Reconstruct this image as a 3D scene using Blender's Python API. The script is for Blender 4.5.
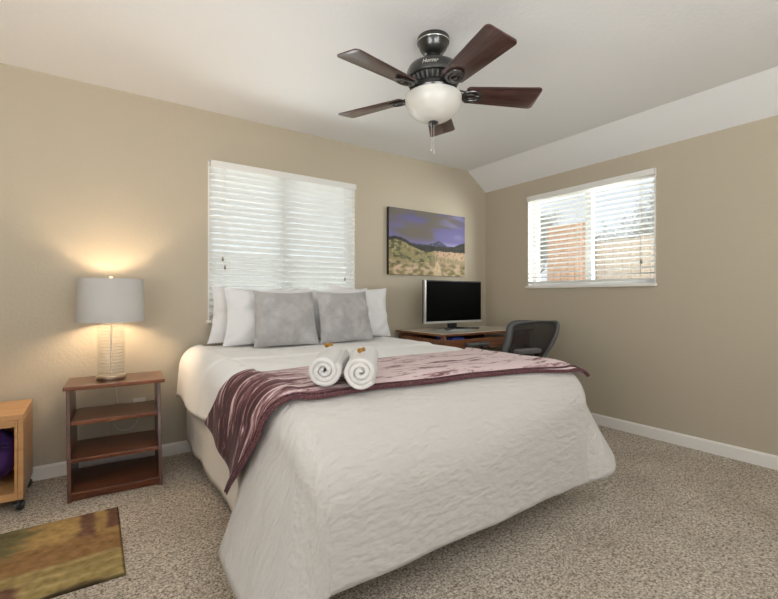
import bpy, bmesh, math, random
from math import sin, cos, pi, radians as R, sqrt, atan2, exp
from mathutils import Vector as V, Matrix, noise
random.seed(4)
for o in list(bpy.data.objects): bpy.data.objects.remove(o)
S = bpy.context.scene
COL = S.collection

# ---------------------------------------------------------------- camera
cam = bpy.data.cameras.new('camera'); co = bpy.data.objects.new('camera', cam); COL.objects.link(co)
co.location = (-3.569, -3.309, 1.09); co.rotation_euler = (R(90), 0, R(-34.506))
cam.sensor_width = 36; cam.lens = 36*429.6/778; cam.shift_y = -2.0/778; cam.clip_start = 0.02
S.camera = co
# ---------------------------------------------------------------- world
w = bpy.data.worlds.new('sky'); S.world = w; w.use_nodes = True
nt = w.node_tree; nt.nodes.clear()
wo = nt.nodes.new('ShaderNodeOutputWorld'); bg = nt.nodes.new('ShaderNodeBackground')
tc = nt.nodes.new('ShaderNodeTexCoord'); sp = nt.nodes.new('ShaderNodeSeparateXYZ'); cr = nt.nodes.new('ShaderNodeValToRGB')
cr.color_ramp.elements[0].position = 0.0; cr.color_ramp.elements[0].color = (.95, .96, 1, 1)
cr.color_ramp.elements[1].position = .8; cr.color_ramp.elements[1].color = (.62, .76, 1, 1)
nt.links.new(tc.outputs['Generated'], sp.inputs[0]); nt.links.new(sp.outputs['Z'], cr.inputs[0])
nt.links.new(cr.outputs[0], bg.inputs[0]); nt.links.new(bg.outputs[0], wo.inputs[0])
bg.inputs[1].default_value = 0.75
# ---------------------------------------------------------------- daylight, and fill lights added behind the camera
def area(name, loc, rot, sx, sy, power, color):
    l = bpy.data.lights.new(name, 'AREA'); l.shape = 'RECTANGLE'; l.size = sx; l.size_y = sy; l.energy = power; l.color = color
    o = bpy.data.objects.new(name, l); COL.objects.link(o); o.location = loc; o.rotation_euler = rot; return o
# added fill lights, out of view behind the camera, aimed up at the ceiling
area('rear_ceiling_fill', (-3.1, -5.1, 1.0), (R(168), 0, 0), 2.2, 1.2, 84, (1, 1, 1))
area('left_ceiling_fill', (-5.12, -3.2, 1.1), (R(160), 0, R(-90)), 1.8, 1.0, 46, (1, 1, 1))
# sunlit ground outside, thrown up through the slats of the two windows
area('ground_bounce_bed', (-2.276, 1.3, .2), (R(-122), 0, 0), 2.2, 1.3, 66, (1, 1, 1))
area('ground_bounce_desk', (1.2, -1.3, .3), (R(125), 0, R(80)), 1.5, 1.0, 40, (1, 1, .985))
area('open_sky_beside_desk_window', (1.0, -3.2, 1.5), (R(90), 0, R(26)), 1.7, 1.3, 190, (1, 1, .985))
S.view_settings.view_transform = 'Standard'; S.view_settings.look = 'None'
S.view_settings.exposure = 0.52; S.view_settings.gamma = 1.0; S.view_settings.use_curve_mapping = False

# ================================================================ helpers
def new_mat(name):
    m = bpy.data.materials.new(name); m.use_nodes = True
    return m, m.node_tree, m.node_tree.nodes['Principled BSDF']
def ramp(nt, stops):
    n = nt.nodes.new('ShaderNodeValToRGB'); e = n.color_ramp.elements
    while len(e) < len(stops): e.new(.5)
    for el, (p, c) in zip(e, stops): el.position = p; el.color = (*c, 1)
    return n
def coords(nt, scale=(1, 1, 1), kind='Object', rot=(0, 0, 0)):
    t = nt.nodes.new('ShaderNodeTexCoord'); mp = nt.nodes.new('ShaderNodeMapping')
    mp.inputs['Scale'].default_value = scale; mp.inputs['Rotation'].default_value = rot
    nt.links.new(t.outputs[kind], mp.inputs[0]); return mp.outputs[0]
def tnoise(nt, vec, scale, detail=3, rough=.55, dist=0):
    n = nt.nodes.new('ShaderNodeTexNoise'); n.inputs['Scale'].default_value = scale; n.inputs['Detail'].default_value = detail
    n.inputs['Roughness'].default_value = rough; n.inputs['Distortion'].default_value = dist
    nt.links.new(vec, n.inputs['Vector']); return n.outputs['Fac']
def bump(nt, b, h, strength, dist):
    n = nt.nodes.new('ShaderNodeBump'); n.inputs['Strength'].default_value = strength; n.inputs['Distance'].default_value = dist
    nt.links.new(h, n.inputs['Height']); nt.links.new(n.outputs[0], b.inputs['Normal']); return n
def plain(name, col, rough=.5, metal=0, spec=.5, coat=0, sheen=0, nbump=None, var=0):
    m, nt, b = new_mat(name)
    b.inputs['Base Color'].default_value = (*col, 1); b.inputs['Roughness'].default_value = rough
    b.inputs['Metallic'].default_value = metal; b.inputs['Specular IOR Level'].default_value = spec
    b.inputs['Coat Weight'].default_value = coat; b.inputs['Sheen Weight'].default_value = sheen
    if nbump:
        v = coords(nt); bump(nt, b, tnoise(nt, v, nbump[0], 4), nbump[1], nbump[2])
    if var:
        v = coords(nt); f = tnoise(nt, v, var[0], 4)
        r = ramp(nt, [(.3, tuple(c*(1-var[1]) for c in col)), (.7, tuple(min(1, c*(1+var[1])) for c in col))])
        nt.links.new(f, r.inputs[0]); nt.links.new(r.outputs[0], b.inputs['Base Color'])
    return m
def wood(name, dark, mid, light, rough=.35, axis='X', scale=1.0, coat=.2, spec=.5):
    m, nt, b = new_mat(name)
    sc = {'X': (1.2, 14, 14), 'Y': (14, 1.2, 14), 'Z': (14, 14, 1.2)}[axis]
    v = coords(nt, tuple(s*scale for s in sc))
    f = tnoise(nt, v, 3.5, 6, .62, .6); r = ramp(nt, [(.28, dark), (.5, mid), (.74, light)])
    nt.links.new(f, r.inputs[0]); nt.links.new(r.outputs[0], b.inputs['Base Color'])
    b.inputs['Roughness'].default_value = rough; b.inputs['Coat Weight'].default_value = coat
    b.inputs['Coat Roughness'].default_value = .15; b.inputs['Specular IOR Level'].default_value = spec
    bump(nt, b, f, .08, .002); return m
def attr_mat(name, rough, nb=None, spec=.3, sheen=0):
    m, nt, b = new_mat(name); a = nt.nodes.new('ShaderNodeAttribute'); a.attribute_name = 'Col'
    nt.links.new(a.outputs['Color'], b.inputs['Base Color']); b.inputs['Roughness'].default_value = rough
    b.inputs['Specular IOR Level'].default_value = spec; b.inputs['Sheen Weight'].default_value = sheen
    if nb: v = coords(nt); bump(nt, b, tnoise(nt, v, nb[0], 4), nb[1], nb[2])
    return m
def mixmat(name, parts):
    """parts: list of (weight, shader type, colour, roughness)"""
    m = bpy.data.materials.new(name); m.use_nodes = True; nt = m.node_tree; nt.nodes.clear()
    out = nt.nodes.new('ShaderNodeOutputMaterial'); prev = None; acc = 0
    for wgt, typ, col, ro in parts:
        s = nt.nodes.new('ShaderNodeBsdf'+typ); s.inputs['Color'].default_value = (*col, 1)
        if 'Roughness' in s.inputs: s.inputs['Roughness'].default_value = ro
        acc += wgt
        if prev is None: prev = s.outputs[0]
        else:
            mx = nt.nodes.new('ShaderNodeMixShader'); mx.inputs[0].default_value = wgt/acc
            nt.links.new(prev, mx.inputs[1]); nt.links.new(s.outputs[0], mx.inputs[2]); prev = mx.outputs[0]
    nt.links.new(prev, out.inputs[0]); return m

def link(name, bm, m, parent=None, smooth=True, loc=None):
    me = bpy.data.meshes.new(name)
    bmesh.ops.recalc_face_normals(bm, faces=bm.faces)
    bm.to_mesh(me); bm.free()
    if smooth: 
        me.polygons.foreach_set('use_smooth', [True]*len(me.polygons))
        if hasattr(me, 'set_sharp_from_angle'): me.set_sharp_from_angle(angle=R(38))
    o = bpy.data.objects.new(name, me); COL.objects.link(o); me.materials.append(m)
    if parent: o.parent = parent
    if loc: o.location = loc
    return o
def face_up(o):
    if sum(p.normal.z*p.area for p in o.data.polygons) < 0: o.data.flip_normals()
    return o
def tag(o, label, cat, group=None, kind=None):
    o['label'] = label; o['category'] = cat
    if group: o['group'] = group
    if kind: o['kind'] = kind
    return o
def thing(name, label, cat, loc=(0, 0, 0), rz=0, group=None):
    o = bpy.data.objects.new(name, None); COL.objects.link(o); o.location = loc; o.rotation_euler = (0, 0, rz)
    o.empty_display_size = .1
    return tag(o, label, cat, group)
def struct(name, bm, m, parent=None, smooth=False):
    o = link(name, bm, m, parent, smooth)
    if not parent: o['kind'] = 'structure'
    return o
def BM(): return bmesh.new()
def box(bm, x0, x1, y0, y1, z0, z1, bev=0, seg=2, mat=None):
    t = bmesh.new(); bmesh.ops.create_cube(t, size=1)
    for v in t.verts: v.co = V(((x0+x1)/2+v.co.x*(x1-x0), (y0+y1)/2+v.co.y*(y1-y0), (z0+z1)/2+v.co.z*(z1-z0)))
    if bev: bmesh.ops.bevel(t, geom=t.edges[:], offset=bev, segments=seg, profile=.5, affect='EDGES')
    return merge(bm, t, mat)
def merge(bm, t, mat=None):
    if mat is not None: bmesh.ops.transform(t, matrix=mat, verts=t.verts[:])
    me = bpy.data.meshes.new('tmp'); t.to_mesh(me); t.free(); bm.from_mesh(me); bpy.data.meshes.remove(me); return bm
def lathe(bm, prof, seg=40, c=(0, 0, 0), mat=None, fn=None):
    t = bmesh.new(); rings = []
    for r, z in prof:
        if r < 1e-5: rings.append([t.verts.new((0, 0, z))])
        else: rings.append([t.verts.new((r*cos(2*pi*k/seg), r*sin(2*pi*k/seg), z)) for k in range(seg)])
    for a, b in zip(rings, rings[1:]):
        for k in range(seg):
            k2 = (k+1) % seg
            if len(a) == 1 and len(b) == 1: continue
            if len(a) == 1: t.faces.new((a[0], b[k], b[k2]))
            elif len(b) == 1: t.faces.new((a[k], a[k2], b[0]))
            else: t.faces.new((a[k], a[k2], b[k2], b[k]))
    bmesh.ops.translate(t, verts=t.verts[:], vec=V(c))
    return merge(bm, t, mat)
def tube(bm, pts, rad, seg=10, closed=False, flat=1.0, up=None):
    """sweep a circle (radius number or list) along points"""
    pts = [V(p) for p in pts]; n = len(pts); rings = []; prev = None
    for i, p in enumerate(pts):
        a = pts[i-1] if (i or closed) else p; b = pts[(i+1) % n] if (i < n-1 or closed) else p
        t = (b-a).normalized()
        ref = V(up) if up else (prev if prev else (V((0, 0, 1)) if abs(t.z) < .9 else V((1, 0, 0))))
        s = t.cross(ref)
        if s.length < 1e-5: s = t.cross(V((.3, .9, .1)))
        s.normalize(); u = s.cross(t).normalized(); prev = u
        r = rad[i] if isinstance(rad, (list, tuple)) else rad
        rings.append([bm.verts.new(p+s*r*cos(2*pi*k/seg)+u*r*flat*sin(2*pi*k/seg)) for k in range(seg)])
    m = n if closed else n-1
    for i in range(m):
        a, b = rings[i], rings[(i+1) % n]
        for k in range(seg): bm.faces.new((a[k], a[(k+1) % seg], b[(k+1) % seg], b[k]))
    if not closed: bm.faces.new(rings[0][::-1]); bm.faces.new(rings[-1])
    return bm
def prism(bm, poly, y0, y1, axes='xz', bev=0, mat=None):
    """extrude a 2-D outline"""
    t = bmesh.new()
    f = {'xz': lambda a, b, c: (a, c, b), 'xy': lambda a, b, c: (a, b, c), 'yz': lambda a, b, c: (c, a, b)}[axes]
    A = [t.verts.new(f(a, b, y0)) for a, b in poly]; B = [t.verts.new(f(a, b, y1)) for a, b in poly]
    t.faces.new(A); t.faces.new(B[::-1]); n = len(poly)
    for i in range(n): t.faces.new((A[i], B[i], B[(i+1) % n], A[(i+1) % n]))
    bmesh.ops.recalc_face_normals(t, faces=t.faces)
    if bev: bmesh.ops.bevel(t, geom=t.edges[:], offset=bev, segments=2, profile=.5, affect='EDGES')
    return merge(bm, t, mat)
def rrect(x0, x1, y0, y1, r, n=5):
    out = []
    for cx, cy, a0 in ((x1-r, y1-r, 0), (x0+r, y1-r, 90), (x0+r, y0+r, 180), (x1-r, y0+r, 270)):
        for k in range(n+1):
            a = R(a0+90*k/n); out.append((cx+r*cos(a), cy+r*sin(a)))
    return out
def grid(bm, nu, nv, f, uv=None):
    vs = [[bm.verts.new(f(i/nu, j/nv)) for j in range(nv+1)] for i in range(nu+1)]
    lay = bm.loops.layers.uv.verify() if uv else None
    for i in range(nu):
        for j in range(nv):
            fc = bm.faces.new((vs[i][j], vs[i+1][j], vs[i+1][j+1], vs[i][j+1]))
            if uv:
                for l, (a, b) in zip(fc.loops, ((i, j), (i+1, j), (i+1, j+1), (i, j+1))): l[lay].uv = uv(a/nu, b/nv)
    return vs
def dup(root, loc, rz=None, label=None):
    def cp(o, p):
        c = o.copy(); COL.objects.link(c)
        if p: c.parent = p
        for ch in [x for x in list(bpy.data.objects) if x.parent == o]: cp(ch, c)
        return c
    r = cp(root, None); r.location = loc
    if rz is not None: r.rotation_euler[2] = rz
    if label: r['label'] = label
    return r
def nz(x, y, z=0): return noise.noise(V((x, y, z)))
def lerp(a, b, t): return a+(b-a)*t
def pw(x, pts):
    if x <= pts[0][0]: return pts[0][1]
    for (a, b), (c, d) in zip(pts, pts[1:]):
        if x <= c:
            t = (x-a)/(c-a); t = t*t*(3-2*t); return lerp(b, d, t)
    return pts[-1][1]
def pl(x, pts):
    if x <= pts[0][0]: return pts[0][1]
    for (a, b), (c, d) in zip(pts, pts[1:]):
        if x <= c: return lerp(b, d, (x-a)/(c-a))
    return pts[-1][1]
def pw(x, pts, h=.07): return sum(pl(x+h*k/3, pts) for k in range(-3, 4))/7
def sst(a, b, x):
    t = max(0, min(1, (x-a)/(b-a))); return t*t*(3-2*t)

# ================================================================ materials
M = {}
def wallpaint(name, col):
    m, nt, b = new_mat(name); b.inputs['Base Color'].default_value = (*col, 1); b.inputs['Roughness'].default_value = .62
    b.inputs['Specular IOR Level'].default_value = .3
    v = coords(nt); bump(nt, b, tnoise(nt, v, 55, 3), .25, .006); return m
M['wall'] = wallpaint('beige_wall_paint', (.50, .44, .335))
M['ceil'] = wallpaint('ceiling_paint', (.80, .80, .79))
M['trim'] = plain('white_trim_paint', (.82, .79, .74), .4)
M['vinyl'] = plain('white_vinyl', (.82, .82, .8), .4)
M['glass'] = mixmat('window_glass', [(.93, 'Transparent', (.97, .99, .98), 0), (.07, 'Glossy', (1, 1, 1), .02)])
def carpet():
    m, nt, b = new_mat('carpet'); v = coords(nt)
    f = tnoise(nt, v, 100, 4, .9); g = tnoise(nt, v, 3.2, 4, .6); h = tnoise(nt, v, 260, 2, .6)
    r = ramp(nt, [(.38, (.08, .062, .044)), (.45, (.48, .40, .31)), (.51, (.82, .71, .58)), (.58, (.98, .93, .83))])
    nt.links.new(f, r.inputs[0])
    r2 = ramp(nt, [(.3, (.80, .78, .76)), (.65, (1, 1, 1))]); nt.links.new(g, r2.inputs[0])
    mx = nt.nodes.new('ShaderNodeMixRGB'); mx.blend_type = 'MULTIPLY'; mx.inputs[0].default_value = 1
    nt.links.new(r.outputs[0], mx.inputs[1]); nt.links.new(r2.outputs[0], mx.inputs[2])
    r3 = ramp(nt, [(.36, (.50, .47, .43)), (.52, (1, 1, 1))]); nt.links.new(tnoise(nt, v, 38, 5, .8), r3.inputs[0])
    my = nt.nodes.new('ShaderNodeMixRGB'); my.blend_type = 'MULTIPLY'; my.inputs[0].default_value = 1
    nt.links.new(mx.outputs[0], my.inputs[1]); nt.links.new(r3.outputs[0], my.inputs[2]); nt.links.new(my.outputs[0], b.inputs['Base Color'])
    b.inputs['Roughness'].default_value = .95; b.inputs['Specular IOR Level'].default_value = .1
    add = nt.nodes.new('ShaderNodeMath'); add.operation = 'ADD'; nt.links.new(f, add.inputs[0]); nt.links.new(h, add.inputs[1])
    bump(nt, b, add.outputs[0], .8, .009); return m
M['carpet'] = carpet()
M['slat'] = mixmat('blind_slat', [(.6, 'Diffuse', (.88, .88, .86), 0), (.36, 'Translucent', (.95, .95, .92), 0), (.04, 'Glossy', (1, 1, 1), .3)])
M['valance'] = plain('blind_valance_white', (.8, .79, .75), .4)
M['cordm'] = plain('blind_cord', (.75, .73, .68), .8)
M['tassel'] = plain('cord_tassel', (.25, .22, .18), .5)
M['cherry'] = wood('cherry_wood', (.055, .014, .006), (.15, .044, .016), (.26, .085, .03), .28, 'X', coat=.3)
M['cherryz'] = wood('cherry_wood_upright', (.035, .009, .004), (.085, .023, .009), (.14, .042, .016), .28, 'Z', coat=.3)
M['desk'] = wood('desk_wood', (.09, .03, .014), (.20, .075, .033), (.31, .13, .06), .2, 'X', coat=.6)
M['beech'] = wood('beech_wood', (.44, .225, .085), (.53, .285, .115), (.58, .335, .15), .4, 'X', scale=.8)
M['blade'] = wood('walnut_blade', (.022, .010, .009), (.060, .026, .022), (.11, .052, .044), .28, 'X', scale=1.6, coat=.5)
M['black'] = plain('black_metal', (.02, .019, .017), .28, .0, .7, coat=.3)
M['blackm'] = plain('black_plastic', (.018, .018, .019), .4)
M['greyp'] = plain('grey_plastic', (.09, .09, .09), .42)
M['silver'] = plain('silver_plastic', (.62, .62, .6), .3, .6)
M['nickel'] = plain('brushed_nickel', (.62, .55, .45), .28, 1)
M['screen'] = plain('dark_screen', (.003, .003, .003), .5, 0, .03)
M['glassb'] = plain('clear_stand_plate', (.34, .37, .36), .06, 0, .6)
M['sheet'] = plain('white_sheet', (.90, .895, .88), .85, spec=.2, sheen=.15, nbump=(18, .25, .01))
M['mattress'] = plain('white_mattress_cover', (.80, .77, .73), .85, spec=.2, nbump=(9, .5, .02))
M['pillow'] = plain('white_pillowcase', (.80, .80, .80), .85, spec=.2, nbump=(9, .55, .02))
M['towel'] = plain('white_terry', (.78, .76, .73), .95, spec=.1, sheen=.3, nbump=(330, 1, .006))
M['gold'] = plain('gold_foil', (.55, .34, .09), .3, .8)
M['globe'] = plain('frosted_glass', (.66, .65, .60), .35, 0, .5, coat=.1)
M['purple'] = plain('purple_cloth', (.075, .028, .17), .6, nbump=(12, .3, .01))
M['dpurple'] = plain('dark_purple_trim', (.02, .008, .05), .6)
M['bulb'] = plain('bulb', (1, .9, .7), .3)
b_ = M['bulb'].node_tree.nodes['Principled BSDF']; b_.inputs['Emission Color'].default_value = (1, .72, .42, 1); b_.inputs['Emission Strength'].default_value = 12
M['shade'] = mixmat('lamp_shade_linen', [(.93, 'Diffuse', (.54, .54, .53), 0), (.07, 'Translucent', (.8, .78, .72), 0)])
M['lampglass'] = mixmat('ribbed_glass', [(.80, 'Transparent', (.97, .96, .93), 0), (.10, 'Diffuse', (.85, .82, .76), 0), (.12, 'Glossy', (1, 1, 1), .05)])
M['plate'] = plain('outlet_white', (.82, .8, .76), .35)
M['meshb'] = mixmat('chair_mesh', [(.4, 'Transparent', (1, 1, 1), 0), (.6, 'Diffuse', (.04, .04, .04), 0)])
M['fabricb'] = plain('black_seat_fabric', (.025, .025, .027), .9, nbump=(200, .5, .003))
M['cream'] = plain('desktop_glare_cream', (.78, .71, .59), .2, coat=.5)  # colour of the wall's grazing reflection on the desktop
M['blue'] = plain('blue_folder', (.03, .06, .35), .4)
M['letter'] = plain('silver_lettering', (.75, .73, .68), .3, .5)
def velvet(name, cols, scale, strength):
    m, nt, b = new_mat(name); v = coords(nt); f = tnoise(nt, v, scale, 4, .6, .3)
    r = ramp(nt, [(.3, cols[0]), (.7, cols[1])]); nt.links.new(f, r.inputs[0]); nt.links.new(r.outputs[0], b.inputs['Base Color'])
    b.inputs['Roughness'].default_value = .8; b.inputs['Sheen Weight'].default_value = strength; b.inputs['Specular IOR Level'].default_value = .15
    bump(nt, b, f, .35, .012); return m
M['cushion'] = velvet('grey_velvet', ((.34, .33, .325), (.50, .49, .48)), 9, .35)
def coverlet():
    m, nt, b = new_mat('white_matelasse'); v = coords(nt, (1, 1, 1), 'UV')
    n1 = tnoise(nt, v, 7, 2, .5)
    cm = nt.nodes.new('ShaderNodeCombineXYZ'); ml = nt.nodes.new('ShaderNodeMath'); ml.operation = 'MULTIPLY'; ml.inputs[1].default_value = .022
    nt.links.new(n1, ml.inputs[0]); nt.links.new(ml.outputs[0], cm.inputs['Y'])
    ad = nt.nodes.new('ShaderNodeVectorMath'); nt.links.new(v, ad.inputs[0]); nt.links.new(cm.outputs[0], ad.inputs[1])
    mp = nt.nodes.new('ShaderNodeMapping'); mp.inputs['Scale'].default_value = (15, 62, 1); nt.links.new(ad.outputs[0], mp.inputs[0])
    f = tnoise(nt, mp.outputs[0], 1.0, 1.5, .5)
    b.inputs['Base Color'].default_value = (.555, .53, .495, 1); b.inputs['Roughness'].default_value = .85
    b.inputs['Sheen Weight'].default_value = .15; b.inputs['Specular IOR Level'].default_value = .2
    bump(nt, b, f, .6, .014); return m
M['coverlet'] = coverlet()
def throwm(name, hem=False):
    m, nt, b = new_mat(name); v = coords(nt, (1, 1, 1), 'UV')
    mp = nt.nodes.new('ShaderNodeMapping'); mp.inputs['Scale'].default_value = (3.2, 15, 1); mp.inputs['Rotation'].default_value = (0, 0, R(14))
    nt.links.new(v, mp.inputs[0]); f = tnoise(nt, mp.outputs[0], 1.4, 6, .68, 1.0)
    # velvet sheen painted in with the ombre: dark hanging left end, paler top
    sx = nt.nodes.new('ShaderNodeSeparateXYZ'); nt.links.new(v, sx.inputs[0])
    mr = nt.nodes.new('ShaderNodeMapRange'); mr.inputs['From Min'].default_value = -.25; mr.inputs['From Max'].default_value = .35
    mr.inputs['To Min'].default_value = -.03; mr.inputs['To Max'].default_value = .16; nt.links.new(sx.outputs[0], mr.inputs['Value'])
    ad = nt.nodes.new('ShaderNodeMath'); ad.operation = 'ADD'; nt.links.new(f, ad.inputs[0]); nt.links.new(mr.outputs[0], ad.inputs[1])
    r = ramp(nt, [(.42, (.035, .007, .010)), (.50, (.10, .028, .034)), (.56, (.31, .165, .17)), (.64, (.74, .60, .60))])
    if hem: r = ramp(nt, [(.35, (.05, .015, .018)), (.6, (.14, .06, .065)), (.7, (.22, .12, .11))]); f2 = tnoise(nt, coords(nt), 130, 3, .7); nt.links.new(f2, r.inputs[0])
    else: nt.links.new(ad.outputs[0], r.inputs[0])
    nt.links.new(r.outputs[0], b.inputs['Base Color'])
    b.inputs['Roughness'].default_value = .75; b.inputs['Sheen Weight'].default_value = .14; b.inputs['Sheen Roughness'].default_value = .4
    b.inputs['Sheen Tint'].default_value = (.95, .85, .87, 1); b.inputs['Specular IOR Level'].default_value = .2
    bump(nt, b, f, .3, .012); return m
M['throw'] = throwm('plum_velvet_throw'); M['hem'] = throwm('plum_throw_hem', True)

# ================================================================ room shell
XL, YR, ZC, ZL, XB = -5.2, -5.2, 2.442, 2.246, -.274
T = .16
W1 = dict(x0=-2.886, x1=-1.667, z0=.925, z1=2.085)
W2 = dict(y0=-1.746, y1=-.563, z0=1.2, z1=2.085)
bm = BM(); box(bm, XL-T, T, YR-T, T, -.12, 0); struct('floor', bm, M['carpet'])
bm = BM()                                                   # back wall round the window opening
box(bm, XL-T, W1['x0'], 0, T, 0, 2.6); box(bm, W1['x1'], T, 0, T, 0, 2.6)
box(bm, W1['x0'], W1['x1'], 0, T, 0, W1['z0']); box(bm, W1['x0'], W1['x1'], 0, T, W1['z1'], 2.6)
struct('wall_back', bm, M['wall'])
bm = BM()
box(bm, 0, T, W2['y1'], 0, 0, 2.4); box(bm, 0, T, YR-T, W2['y0'], 0, 2.4)
box(bm, 0, T, W2['y0'], W2['y1'], 0, W2['z0']); box(bm, 0, T, W2['y0'], W2['y1'], W2['z1'], 2.4)
struct('wall_right', bm, M['wall'])
bm = BM()                                                   # wall behind the camera with an opening added for the light
box(bm, XL, -4.15, YR-T, YR, 0, 2.6); box(bm, -.65, 0, YR-T, YR, 0, 2.6)
box(bm, -4.15, -.65, YR-T, YR, 0, .3); box(bm, -4.15, -.65, YR-T, YR, 2.36, 2.6)
struct('wall_rear', bm, M['wall'])
bm = BM()
box(bm, XL-T, XL, YR-T, -4.15, 0, 2.6); box(bm, XL-T, XL, -2.25, T, 0, 2.6)
box(bm, XL-T, XL, -4.15, -2.25, 0, .68); box(bm, XL-T, XL, -4.15, -2.25, 2.22, 2.6)
struct('wall_left', bm, M['wall'])
bm = BM()                                                   # flat ceiling with the sloped strip along the right wall
prism(bm, [(XL-T, ZC), (XB, ZC), (0, ZL), (T, ZL-T*.715), (T, ZC+.16), (XL-T, ZC+.16)], YR-T, T, 'xz')
struct('ceiling', bm, M['ceil'])
def baseprof(h=.082, d=.014): return [(0, 0), (d, 0), (d, h-.012), (d*.45, h), (0, h)]
bm = BM(); prism(bm, [(-a, b) for a, b in baseprof()], XL, 0, 'yz'); struct('baseboard_back', bm, M['trim'])
bm = BM(); prism(bm, [(-a, b) for a, b in baseprof(.088)], YR, -.014, 'xz'); struct('baseboard_right', bm, M['trim'])

def window(name, along, a0, a1, z0, z1):
    """slider window: frame, meeting stile, pane and sill; along 'x' sits in the back wall, 'y' in the right wall"""
    def bx(bm, p0, p1, d0, d1, q0, q1, bev=0):
        if along == 'x': box(bm, p0, p1, d0, d1, q0, q1, bev)
        else: box(bm, d0, d1, p0, p1, q0, q1, bev)
    f = BM(); w_ = .045; mid = (a0+a1)/2
    bx(f, a0, a0+w_, .07, .13, z0, z1); bx(f, a1-w_, a1, .07, .13, z0, z1)
    bx(f, a0+w_, a1-w_, .07, .13, z0, z0+w_); bx(f, a0+w_, a1-w_, .07, .13, z1-w_, z1)
    o = link(name, f, M['vinyl'], None, False); o['kind'] = 'structure'
    s = BM(); bx(s, mid-.03, mid+.03, .075, .125, z0+w_, z1-w_, .004); link('meeting_stile', s, M['vinyl'], o, False)
    g = BM(); bx(g, a0+w_, a1-w_, .098, .102, z0+w_, z1-w_); link('pane', g, M['glass'], o, False)
    s = BM(); bx(s, a0-.012, a1+.012, -.028, .07, z0-.022, z0+.004, .005); link('window_sill', s, M['trim'], o, False)
    s = BM(); bx(s, a0-.001, a0+.008, -.003, .07, z0, z1); bx(s, a1-.008, a1+.001, -.003, .07, z0, z1); bx(s, a0, a1, -.003, .07, z1-.008, z1+.001)
    link('window_reveal', s, M['trim'], o, False)
    return o
window('window_1', 'x', W1['x0'], W1['x1'], W1['z0'], W1['z1'])
window('window_2', 'y', W2['y0'], W2['y1'], W2['z0'], W2['z1'])
f = BM()
for x in (-4.15, -2.43, -.72): box(f, x, x+.07, YR-.1, YR-.04, .3, 2.36)
box(f, -4.15, -.65, YR-.1, YR-.04, .3, .36); box(f, -4.15, -.65, YR-.1, YR-.04, 2.3, 2.36); o = struct('added_rear_window', f, M['vinyl'])  # unseen window, added to account for the rear fill light
f = BM()
for y in (-4.15, -2.32): box(f, XL-.1, XL-.04, y, y+.07, .68, 2.22)
box(f, XL-.1, XL-.04, -4.15, -2.25, .68, .74); box(f, XL-.1, XL-.04, -4.15, -2.25, 2.16, 2.22); struct('added_left_window', f, M['vinyl'])  # added out of view, a source for the left fill

# ---------------------------------------------------------------- blinds
def blind(label, along, a0, a1, z0, z1, tilt, loc, rz, cords):
    """built along local x (0..L), room side = -y"""
    L = a1-a0; r = thing('window_blind', label, 'blind', loc, rz, None)
    b = BM(); box(b, 0, L, -.034, -.022, -.048, 0, .004); box(b, 0, .01, -.034, .03, -.048, 0, .002); box(b, L-.01, L, -.034, .03, -.048, 0, .002)
    link('valance', b, M['valance'], r, False)
    b = BM(); box(b, .012, L-.012, -.018, .03, -.045, -.004, .003); link('head_rail', b, M['valance'], r, False)
    b = BM(); H = z1-z0; pit = .0435; n = int((H-.075)/pit)
    for i in range(n):
        zc = -.062-i*pit; t = R(tilt+random.uniform(-1.2, 1.2)); dz = random.uniform(-.001, .001)
        mt = Matrix.Translation((L/2, .005, zc+dz)) @ Matrix.Rotation(t, 4, 'X') @ Matrix.Rotation(random.uniform(-.0015, .0015), 4, 'Y')
        tt = bmesh.new(); nn = 6
        ring = []
        for q in range(nn+1): yy = -.025+.05*q/nn; ring.append((yy, .0045*(1-(yy/.025)**2)+.0013))
        for q in range(nn, -1, -1): yy = -.025+.05*q/nn; ring.append((yy, .0045*(1-(yy/.025)**2)-.0013))
        prism(tt, ring, -L/2+.004, L/2-.004, 'yz'); merge(b, tt, mt)
    link('slats', b, M['slat'], r, False)
    zb = -.062-n*pit
    b = BM(); box(b, .01, L-.01, -.022, .028, zb-.012, zb+.006, .004); link('bottom_rail', b, M['valance'], r, False)
    for x in (.11, L/2-.05, L-.11):
        b = BM()
        for y in (-.022, .031): box(b, x-.0012, x+.0012, y-.0008, y+.0008, zb, -.04)
        link('ladder_cord', b, M['cordm'], r, False)
    for x, ln in cords:
        b = BM(); tube(b, [(x, -.037, -.045), (x, -.039, -ln*.5), (x, -.038, -ln)], .0012, 6); c = link('pull_cord', b, M['cordm'], r)
        b = BM(); lathe(b, [(0, -ln+.004), (.004, -ln), (.009, -ln-.022), (.007, -ln-.03), (0, -ln-.03)], 12, (x, -.038, 0)); link('tassel', b, M['tassel'], c)
    return r
blind('white slatted blind, nearly closed, over the window behind the bed pillows', 'x', W1['x0'], W1['x1'], W1['z0'], W1['z1'], -38, (W1['x0']+.004, 0, W1['z1']), 0,
      [(.09, .70), (.105, .76), (1.10, .82)])
blind('white slatted blind with open slats over the small window above the office chair', 'y', W2['y0'], W2['y1'], W2['z0'], W2['z1'], -7, (0, W2['y1']-.004, W2['z1']), R(-90),
      [(1.09, .70)])

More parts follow.
